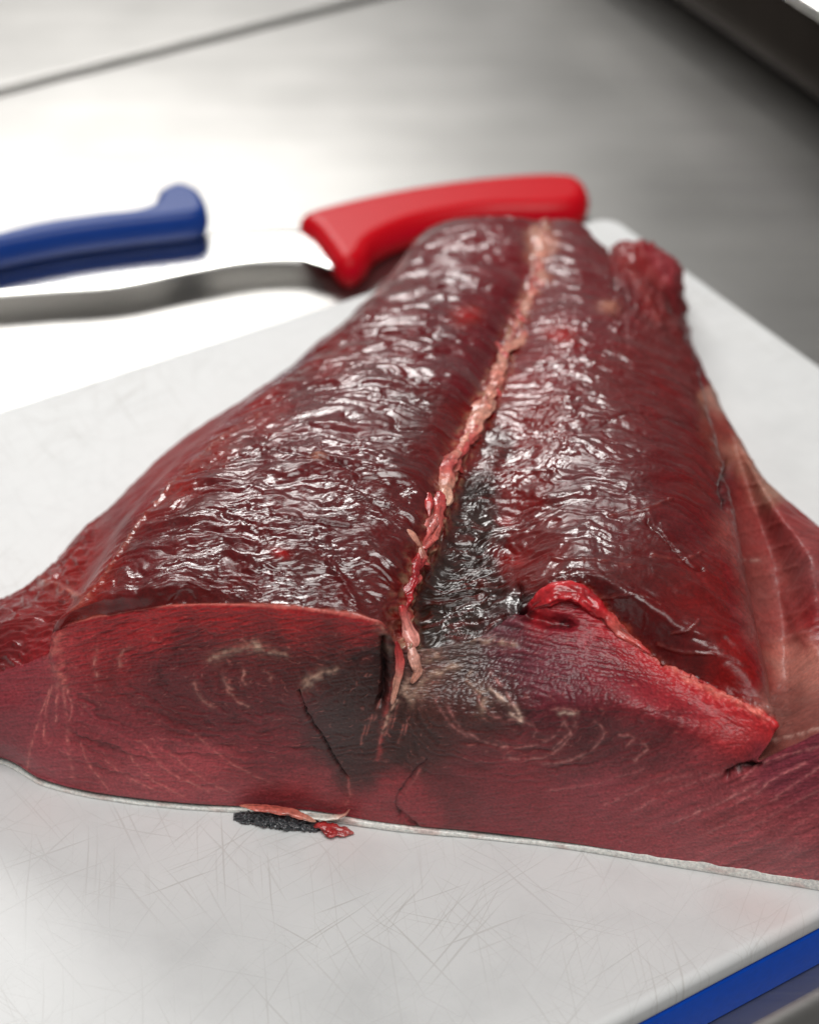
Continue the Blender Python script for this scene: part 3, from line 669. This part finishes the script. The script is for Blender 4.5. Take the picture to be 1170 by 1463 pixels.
# top side strokes
st(smooth_line([(104, 872), (150, 818), (200, 745), (243, 694)]), 2.0, (176, 104, 96), 0.7, 0.0006, 0)
st(smooth_line([(243, 694), (300, 640), (370, 588)]), 2.0, (170, 96, 90), 0.4, 0.0003, 0)
st([(60, 832), (85, 842), (112, 852)], 5, (196, 130, 120), 0.6, 0.001, 0)
st(smooth_line([(330, 652), (380, 640), (450, 656), (540, 672)]), 2.4, (70, 10, 16), 0.6, -0.0010, 0)
st(smooth_line([(390, 735), (440, 742), (500, 750)]), 2.4, (70, 10, 16), 0.6, -0.0010, 0)
st(smooth_line([(470, 800), (495, 838), (510, 865)]), 5, (96, 34, 38), 0.5, 0.001, 0)
st(smooth_line([(860, 605), (900, 590), (960, 600), (1000, 615)]), 1.8, (70, 18, 22), 0.5, -0.0005, 0)
st(smooth_line([(830, 505), (880, 500), (930, 512)]), 1.6, (70, 18, 22), 0.45, -0.0004, 0)
st(smooth_line([(925, 745), (985, 808), (1005, 812)]), 2.6, (84, 12, 18), 0.7, -0.0010, 0)
st(smooth_line([(1062, 800), (1085, 800)]), 1.2, (230, 200, 190), 0.6, 0.0003, 0)
for pts in [[(960, 905), (985, 900), (1000, 885)], [(930, 795), (975, 800), (1000, 790)], [(870, 735), (930, 726), (960, 712)], [(790, 800), (850, 800), (900, 812)], [(940, 920), (975, 930), (1020, 935)], [(850, 855), (910, 850), (945, 862)]]:
    st(smooth_line(pts), 2.2, (130, 62, 62), 0.5, 0.0006, 0)
for pts in [[(1082, 1062), (1130, 1050), (1200, 1032)]]:
    st(pts, 1.5, (220, 180, 170), 0.8, 0.0004, 0)
for k in range(9):
    y0 = 640 + 32 * k
    st(smooth_line([(1045 + k * 6, y0 + 24), (1070 + k * 6, y0 + 20), (1095 + k * 8, y0 + 8)]), 3.0, (160, 96, 90), 0.22, 0.0003, 0)
st(smooth_line([(1035, 662), (1062, 720), (1090, 780), (1120, 850), (1140, 900), (1165, 930)]), 9, (150, 62, 62), 0.4, 0.0007, 0)
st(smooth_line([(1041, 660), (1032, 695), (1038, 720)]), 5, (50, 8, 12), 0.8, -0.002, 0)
st(smooth_line([(740, 842), (735, 870), (770, 905), (830, 908)]), 6, (30, 8, 10), 0.7, -0.002, 0)  # same gap seen from above, shade put into the colour
st(smooth_line([(870, 352), (895, 380), (920, 420), (940, 460)]), 4, (170, 70, 70), 0.5, 0.001, 0)
st(smooth_line([(868, 362), (878, 400), (905, 440)]), 3, (70, 16, 22), 0.6, -0.002, 0)
# red clot-like flecks
for x, y, r_ in [(665, 448, 14), (400, 790, 10), (795, 482, 12), (815, 490, 8), (735, 800, 12), (722, 745, 9)]:
    m_ = 0.8 * tmask * blob(x, y, r_ * 1.3, r_ * 0.7, 10) * np.clip(1 + 1.2 * fine, 0, 1.4); colr = colr * (1 - 0.8 * m_[..., None]) + lin((176, 16, 24)) * 0.8 * m_[..., None]; disp += 0.0006 * m_
# pale flecks
for x, y, r_ in [(868, 440, 9), (455, 655, 6), (772, 340, 8), (778, 400, 7)]:
    m_ = tmask * blob(x, y, r_ * 1.5, r_); colr = colr * (1 - 0.8 * m_[..., None]) + lin((200, 140, 130)) * 0.8 * m_[..., None]; disp += 0.0012 * m_
jx = 2.2 * fbm(PX / 12, PY / 12, 2, 71); jy = 2.2 * fbm(PX / 12 + 5, PY / 12, 2, 72)
brk = np.clip(0.62 + 1.3 * fbm(PX / 11, PY / 11, 2, 73), 0.05, 1.3)
for pts, wd, c, a, h, where in ST:
    D = strokedist(pts, PX + jx, PY + jy)
    k_ = np.exp(-(D / wd) ** 2) * (isface if where else tmask)
    if not k_.any(): continue
    kk = np.clip((0.75 * k_ + 0.3 * np.exp(-(D / (wd * 2.6)) ** 2) * (isface if where else tmask)) * a * brk, 0, 1)[..., None]
    colr = colr * (1 - kk) + lin(c) * kk
    disp += h * k_

seam = smooth_line([(776, 316), (771, 360), (764, 398), (748, 440), (732, 480), (716, 525), (694, 572), (676, 612), (652, 655), (636, 705), (618, 760), (600, 800), (580, 840), (574, 880), (582, 925)])
Dsm = strokedist(seam, PX + 3.5 * jx, PY + 3.5 * jy)
wseam = np.interp(PY, [320, 450, 600, 750, 900], [9, 11, 14, 14, 14])
ks = np.exp(-(Dsm / wseam) ** 2) * tmask * np.clip(0.9 + 0.9 * fbm(PX / 13, PY / 26, 3, 85), 0, 1)
nc1 = fbm(PX / 9, PY / 14, 3, 86)[..., None]
sc = np.where(nc1 > 0, lin((190, 100, 90)) + (lin((214, 172, 150)) - lin((190, 100, 90))) * np.clip(nc1 * 3.2, 0, 1), lin((190, 100, 90)) + (lin((130, 22, 30)) - lin((190, 100, 90))) * np.clip(-nc1 * 3.2, 0, 1))
colr = colr * (1 - 0.95 * ks[..., None]) + sc * 0.95 * ks[..., None]
disp += ks * (0.0020 + 0.0012 * ridge(PX / 16, PY / 34, 2, 87) + 0.0005 * fbm(PX / 5, PY / 8, 2, 88))
# upper rim of the cut: a softer, brighter, slightly raised band just below and above the edge
edge_row = NF - 1
rowi = np.arange(nR)[:, None]
leftrim = sm(84, 130, PX) * sm(560, 520, PX)
below = isface * np.exp(-((edge_row - rowi) / 16.0) ** 2) * leftrim
colr = colr * (1 - 0.45 * below[..., None]) + lin((150, 24, 30)) * 0.45 * below[..., None]
edgeline = np.exp(-((edge_row - rowi) / 1.6) ** 2) * leftrim
colr = colr * (1 - 0.6 * edgeline[..., None]) + lin((190, 104, 94)) * 0.6 * edgeline[..., None]
LIPL = [(752, 872), (775, 852), (812, 836), (840, 845), (880, 885), (930, 936), (1000, 982), (1060, 1006), (1103, 1030)]
Dl = strokedist(smooth_line(LIPL), PX + 2 * jx, PY + 2 * jy)
bl = isface * np.exp(-(Dl / np.interp(PX, [760, 850, 1000, 1100], [30, 26, 22, 26])) ** 2) * sm(745, 775, PX) * sm(1125, 1105, PX) + tmask * np.exp(-(Dl / 5) ** 2) * sm(745, 775, PX) * sm(1125, 1105, PX)
bl = np.clip(bl * (0.95 + 0.5 * fbm(PX / 14, PY / 14, 3, 78)), 0, 1)
colr = colr * (1 - 0.85 * bl[..., None]) + lin((172, 26, 34)) * 0.85 * bl[..., None]
bc = np.exp(-(Dl / 6.0) ** 2) * sm(790, 870, PX) * sm(1110, 1080, PX) * np.clip(0.8 + 1.2 * fbm(PX / 10, PY / 10, 3, 79), 0, 1)
colr = colr * (1 - 0.6 * bc[..., None]) + lin((206, 122, 108)) * 0.6 * bc[..., None]
disp += 0.0016 * np.exp(-(Dl / 13) ** 2) * sm(745, 800, PX) * sm(1130, 1100, PX) * (0.9 + 0.9 * fbm(PX / 12, PY / 12, 3, 80))
disp += 0.0010 * np.exp(-((edge_row - rowi - 5) / 9.0) ** 2) * leftrim * (0.6 + fbm(PX / 30, PY * 0, 3, 77))
# gentle irregular lumps everywhere
disp += 0.0009 * fbm(xr / 0.05, (yr + zz_) / 0.04, 2, 81)
disp[:3] *= 0.2
fade = np.clip(np.minimum(np.arange(nS), nS - 1 - np.arange(nS)) / 8.0, 0, 1)[None, :]
disp *= fade
# gloss: the wet upper membrane is shinier than the matt cut
gl_top = 0.33 + 0.14 * fbm(xr / 0.014, yr / 0.009, 3, 91) + 0.10 * lobeR + 0.18 * flankL + 0.12 * membrane + 0.06 * valley
gl_face = 0.50 + 0.12 * fbm(PX / 14, PY / 10, 3, 92) - 0.06 * isface * (blob(700, 970, 120, 60) + blob(480, 1010, 60, 70))
gl_top = gl_top + 0.25 * blob(150, 868, 95, 16, -10)
gloss = np.clip(tmask * gl_top + isface * gl_face, 0.14, 0.8)
wetp = sm(-0.30, 0.25, fbm(ux / 0.018, uy / 0.010, 3, 95))
colr[..., 2] *= 1 - 0.15 * np.clip(lobeL + lobeR + valley, 0, 1) * (1 - ks) * sm(1060, 1000, PX)
wet = np.clip(tmask * (0.30 + 0.70 * wetp) * (1.0 - 0.75 * flankL - 0.78 * membrane - 0.45 * lobeR * sm(-10, 60, PX - np.interp(PY, [330, 450, 700, 850], [830, 850, 850, 860])) - 0.1 * valley) * (1 - 0.8 * blob(150, 868, 95, 16, -10)) + isface * (0.20 + 0.40 * blob(690, 970, 70, 45) + 0.12 * blob(880, 950, 90, 40, 15) + 0.2 * blob(480, 1030, 50, 60)) + 0.4 * leftflap, 0, 1)
lum = colr.mean(-1, keepdims=True)
colr = np.clip((lum + (colr - lum) * (0.97 + 0.20 * tmask[..., None])) * (0.80 + 0.72 * isface[..., None]), 0.002, 0.9)
Gd = G + Nn * disp[..., None]
Gd[..., 2] = np.maximum(Gd[..., 2], 0.0006)
q = grid_quads(nR, nS)
if np.cross(Gd[NF + 150, nS // 3 + 1] - Gd[NF + 150, nS // 3], Gd[NF + 151, nS // 3] - Gd[NF + 150, nS // 3])[2] < 0: q = q[:, ::-1]
flesh = link('flesh', mesh_np('flesh', Gd, q, colr, gloss, wet), M_flesh, tuna)
print('flesh verts', nR * nS)

# --- generic lumpy tube with tint, for strands, rims and scraps
def tube(name, pts, rad, cols, seedv=0, flat=0.6, n=90, m=28, amp=0.18, rough=0.32, up=(0, 0, 1), scale=0.004, mat=None, label=None):
    P = np.array(pts, float); k = np.arange(len(P), dtype=float); kq = np.linspace(0, len(P) - 1, n)
    C = cardinal(k, P, kq, 0.5); R = pchip(k, np.array(rad, float)[:, None], kq)[:, 0]
    CC = pchip(k, np.array([lin(c) for c in cols]), kq)
    Tn = np.gradient(C, axis=0); Tn /= np.linalg.norm(Tn, axis=1, keepdims=True) + 1e-9
    U = np.array(up, float) - (Tn @ np.array(up, float))[:, None] * Tn; U /= np.linalg.norm(U, axis=1, keepdims=True) + 1e-9
    B = np.cross(Tn, U)
    th = np.linspace(0, 2 * math.pi, m + 1)
    L = np.cumsum(np.r_[0, np.linalg.norm(np.diff(C, axis=0), axis=1)])
    tt, ll = np.meshgrid(th, L)
    nz = fbm(ll / scale + 40, np.cos(tt) * 1.2 + 3, 3, 200 + seedv) + fbm(ll / scale + 70, np.sin(tt) * 1.2 + 8, 3, 230 + seedv)
    fibn = fbm(ll / (scale * 3) + 10, np.cos(tt) * 4 + 5, 2, 260 + seedv) + fbm(ll / (scale * 3) + 10, np.sin(tt) * 4 + 5, 2, 261 + seedv)
    cap = np.sqrt(np.clip(1 - (np.abs(np.linspace(-1, 1, n)) ** 6), 0, 1)); cap[0] = cap[-1] = 0.02
    rr = (R * cap)[:, None] * (1 + amp * nz * 2 + amp * 0.8 * fibn)
    V = C[:, None, :] + rr[..., None] * (np.cos(tt)[..., None] * B[:, None, :] + flat * np.sin(tt)[..., None] * U[:, None, :])
    col = CC[:, None, :] * (1 + 0.5 * nz + 0.3 * fibn)[..., None]
    me = mesh_np(name, V, grid_quads(n, m + 1), np.clip(col, 0.004, 0.9), np.full(V.shape[:2], rough))
    o = link(name, me, mat or M_flesh, tuna)
    if label: o['label'] = label
    return o

# surface height lookup on the finished flesh, by image pixel position
fx_, fy_ = to_pixels(Gd)
vis = (PX > -20) & (PX < 1190)
flat_x = fx_[vis]; flat_y = fy_[vis]; flat_P = Gd[vis]; flat_N = Nn[vis]
def surf(x, y, lift=0.0, top=True):
    d = (flat_x - x) ** 2 + (flat_y - y) ** 2
    cand = np.where(d < d.min() + 12)[0]
    dd = flat_P[cand, 1]
    i = cand[np.argmin(dd)]
    return flat_P[i] + flat_N[i] * lift

# the thick bright lip that stands over the cut on the right
RED = (176, 28, 36); SAL = (200, 92, 84); DR = (120, 16, 24)
lip = [(752, 868), (768, 850), (800, 836), (828, 840), (855, 862), (890, 893), (930, 930), (970, 962), (1010, 985), (1050, 1003), (1082, 1020), (1100, 1032)]
tube('cut_lip', [surf(x, y + 5, -0.0004) for x, y in lip[:7]], [.0012, .0030, .0040, .0042, .0036, .0026, .0010], [DR, RED, RED, RED, RED, SAL, RED], 3, 0.62, 260, 48, 0.18, 0.42, scale=0.007, label='bright red raised lip along the cut')

# connective tissue down the middle
CRM = (204, 142, 124); ROS = (190, 84, 80)
strands = [
 ([(573, 862), (578, 885), (584, 905), (597, 925)], [.0016, .0014, .0022, .0018], [RED, PNK, (214, 140, 130), (206, 130, 118)]),
 ([(580, 905), (592, 935), (596, 955), (588, 972)], [.0012, .0018, .0016, .0012], [PNK, (220, 160, 146), CRM, CRM]),
 ([(566, 915), (572, 945), (568, 975), (558, 1005)], [.001, .0014, .0012, .0009], [(150, 24, 30), ROS, CRM, CRM]),
 ([(560, 852), (572, 858), (584, 858)], [.0026, .0034, .0024], [RED, (206, 90, 84), RED]),
 ([(560, 828), (575, 838), (598, 832)], [.0030, .0042, .0028], [RED, (186, 50, 52), RED]),
 ([(585, 778), (588, 800), (585, 815)], [.0034, .0042, .0026], [(190, 84, 80), (170, 44, 48), RED]),
 ([(600, 780), (606, 800), (612, 818)], [.0010, .0016, .0012], [CRM, ROS, DR]),
 ([(628, 700), (624, 730), (618, 760), (606, 786)], [.0022, .0020, .0024, .0012], [(180, 50, 54), ROS, (196, 100, 92), ROS]),
 ([(655, 640), (640, 665), (636, 695), (640, 722)], [.0018, .0022, .0030, .0018], [CRM, (186, 80, 78), CRM, (214, 170, 148)]),
 ([(690, 570), (678, 600), (668, 630), (650, 655)], [.0030, .0026, .0022, .0018], [(206, 124, 110), CRM, ROS, (186, 70, 70)]),
 ([(712, 515), (706, 540), (700, 565)], [.0028, .0034, .0030], [CRM, (208, 134, 118), CRM]),
 ([(740, 460), (728, 490), (716, 520)], [.0022, .0028, .0024], [CRM, (206, 130, 116), ROS]),
 ([(762, 400), (752, 435), (740, 470)], [.0018, .0020, .0022], [ROS, CRM, (196, 110, 100)]),
 ([(774, 325), (772, 360), (768, 395)], [.0022, .0024, .0020], [CRM, (214, 160, 146), CRM]),
 ([(725, 500), (738, 490), (752, 470)], [.0014, .0018, .0012], [(206, 120, 106), CRM, ROS]),
 ([(668, 600), (690, 590), (708, 570)], [.0012, .0020, .0012], [ROS, CRM, CRM]),
]
for i, (p, r_, c_) in enumerate(strands[:3] + strands[6:10] + strands[14:]):
    tube('connective_tissue', [surf(x, y, 0.0002 + (0.3 if i < 4 else 0.05) * rr_) for (x, y), rr_ in zip(p, r_)], [q * (1.0 if i < 4 else 1.2) for q in r_], c_, 10 + i, 0.45, 90, 28, 0.22, 0.3, scale=0.007)
for k_, (pp, cc) in enumerate([([(580, 885), (584, 850), (596, 815), (610, 775), (622, 735), (634, 705)], [ROS, RED, (150, 34, 40), ROS, PNK, ROS]),
      ([(626, 722), (640, 690), (654, 656), (670, 622), (684, 596)], [PNK, CRM, ROS, CRM, PNK]), ([(676, 610), (694, 574), (710, 540), (722, 505), (736, 470)], [ROS, CRM, (200, 120, 106), CRM, PNK]),
      ([(732, 480), (750, 436), (764, 396), (771, 355), (775, 322)], [PNK, CRM, ROS, CRM, CRM])]):
    tube('connective_tissue', [surf(x_, y_, -0.0005) for x_, y_ in pp], [.0010] + [.0021] * (len(pp) - 2) + [.0012], cc, 110 + k_, 0.45, 260, 36, 0.36, 0.28, scale=0.006)
# crumpled pale membrane shreds between them
rnd = random.Random(9)
for i in range(11):
    t_ = i / 10.0
    y = 880 - 540 * t_; x = np.interp(y, [340, 400, 470, 540, 600, 700, 800, 880], [772, 762, 738, 708, 680, 630, 600, 578]) + rnd.uniform(-14, 14)
    a = rnd.uniform(-1, 1); L = rnd.uniform(8, 18)
    pts = [(x - L * a, y - L), (x + rnd.uniform(-5, 5), y), (x + L * a * .6, y + L)]
    c_ = rnd.choice([ROS, CRM, (150, 30, 36), (184, 60, 60)])
    tube('membrane_shred', [surf(px_, py_, 0.0002) for px_, py_ in pts], [.0008, rnd.uniform(.0012, .002), .0007], [c_, c_, ROS], 40 + i, 0.4, 50, 18, 0.3, 0.28, scale=0.005)

# --- skin: pale rind along the lower edge of the cut, and the dark scaly patch on it
def skin():
    X = np.array([p[0] for p in BOT[1:-1]], float); Yp = np.array([p[1] for p in BOT[1:-1]], float)
    xq = np.linspace(-150, 1320, 700); yq = pchip(X, Yp[:, None], xq)[:, 0]
    C = np.array([at(x, y, 0.0) for x, y in zip(xq, yq)])
    th = np.interp(xq, [-150, 0, 130, 340, 450, 500, 600, 720, 760, 900, 1000, 1170, 1320], [.0010, .0012, .0014, .0020, .0028, .0034, .0030, .0016, .0022, .0038, .0050, .0058, .0060])
    th = th * (0.80 + 0.34 * fbm(xq / 60, xq * 0, 3, 301))
    fwd = np.interp(xq, [-150, 130, 340, 480, 620, 800, 1320], [.0007, .0007, .0009, .0016, .0014, .0009, .0012]) + 0.0002 * fbm(xq / 50, xq * 0, 2, 302) - 0.0004
    prof = [(0.030, 0.0004), (0.004, 0.0004)] + [(-1, a) for a in np.linspace(-80, 90, 12)] + [(0.004, 1.0), (0.012, 1.0)]
    rows = []
    for p in prof:
        if p[0] == -1:
            a = math.radians(p[1]); y = -fwd * (0.2 + 0.8 * math.cos(a)) ; z = th * (0.5 + 0.5 * math.sin(a))
        else:
            y = np.full(xq.shape, p[0]); z = np.full(xq.shape, 0.0004) if p[1] < 0.5 else th * 0.98
        rows.append(np.stack([C[:, 0], C[:, 1] + y, np.maximum(z, 0.0003)], 1))
    V = np.stack(rows)
    base = lin((238, 238, 234)); n_ = fbm(V[..., 0] / 0.004, V[..., 1] / 0.004 + V[..., 2] / 0.001, 3, 303)
    col = base * (1 + 0.10 * n_)[..., None]
    pinkm = sm(0.1, 0.5, fbm(V[..., 0] / 0.012, V[..., 2] / 0.006, 2, 304))[..., None] * 0.35
    col = col * (1 - pinkm) + lin((186, 110, 100)) * pinkm
    o = link('skin', mesh_np('skin', V, grid_quads(*V.shape[:2]), col, np.full(V.shape[:2], 0.35)), M_flesh, tuna)
    o['label'] = 'thin whitish skin rind under the flesh'
skin()
def pt(x, y, z): return at(x, y, z)
BK = (30, 32, 36)
def scales():
    n, m = 260, 60
    u = np.linspace(0, 1, n); v = np.linspace(0, 1, m)
    uu, vv = np.meshgrid(u, v)
    px_ = 334 + 130 * uu; yb = 1176 + 14 * uu; yt = 1160 + 16 * uu
    taper = np.sin(np.pi * np.clip(uu, 0.02, 0.98)) ** 0.35
    a = (vv - 0.5) * math.pi * 1.15
    base = np.stack([np.stack([at(x, y, 0.0) for x, y in zip(334 + 130 * u, 1172 + 15 * u)])] * m)
    nz = fbm(uu * 14, vv * 4, 3, 311); rg = ridge(uu * 12, vv * 7, 2, 312)
    rad = 0.0032 * taper * (1 + 0.30 * nz + 0.40 * rg + 0.35 * fbm(uu * 7, vv * 0.5, 2, 313))
    V = base.copy()
    V[..., 1] += 0.0012 - rad * 0.95 * np.cos(a)
    V[..., 2] += 0.0016 * taper + rad * 0.78 * np.sin(a)
    V[..., 2] = np.maximum(V[..., 2], 0.0003)
    col = lin((48, 50, 54)) * (1 + 1.1 * np.clip(rg, -0.6, 1))[..., None] * (1 + 0.5 * nz)[..., None]
    o = link('dark_skin_patch', mesh_np('dark_skin_patch', V, grid_quads(m, n), np.clip(col, .003, .5), np.full(V.shape[:2], 0.35)), M_flesh, tuna)
    o['label'] = 'rough blackish scaly patch of skin under the cut'
scales()
tube('skin_scrap', [pt(342, 1151, .0070), pt(380, 1155, .0072), pt(420, 1162, .0072), pt(452, 1174, .0052)], [.0008, .0016, .0018, .0010], [(198, 120, 104), (190, 96, 84), (196, 110, 96), (200, 150, 130)], 71, 0.35, 120, 20, 0.15, 0.32, label='salmon pink flap of flesh over the dark skin')
tube('skin_scrap', [pt(436, 1164, .0062), pt(465, 1168, .0050), pt(490, 1165, .0060), pt(500, 1156, .009)], [.0012, .0014, .0008, .0005], [(206, 206, 200), (200, 198, 190), (206, 160, 145), (190, 110, 100)], 72, 0.4, 100, 18, 0.12, 0.3, label='pale curl of skin beside the dark patch')
tube('flesh_scrap', [pt(448, 1178, .0026), pt(474, 1184, .0020), pt(506, 1191, .0010)], [.0014, .0024, .0009], [(160, 48, 48), (164, 44, 46), (176, 84, 80)], 73, 0.4, 80, 24, 0.4, 0.35, label='small red shred of flesh poking out on the board')
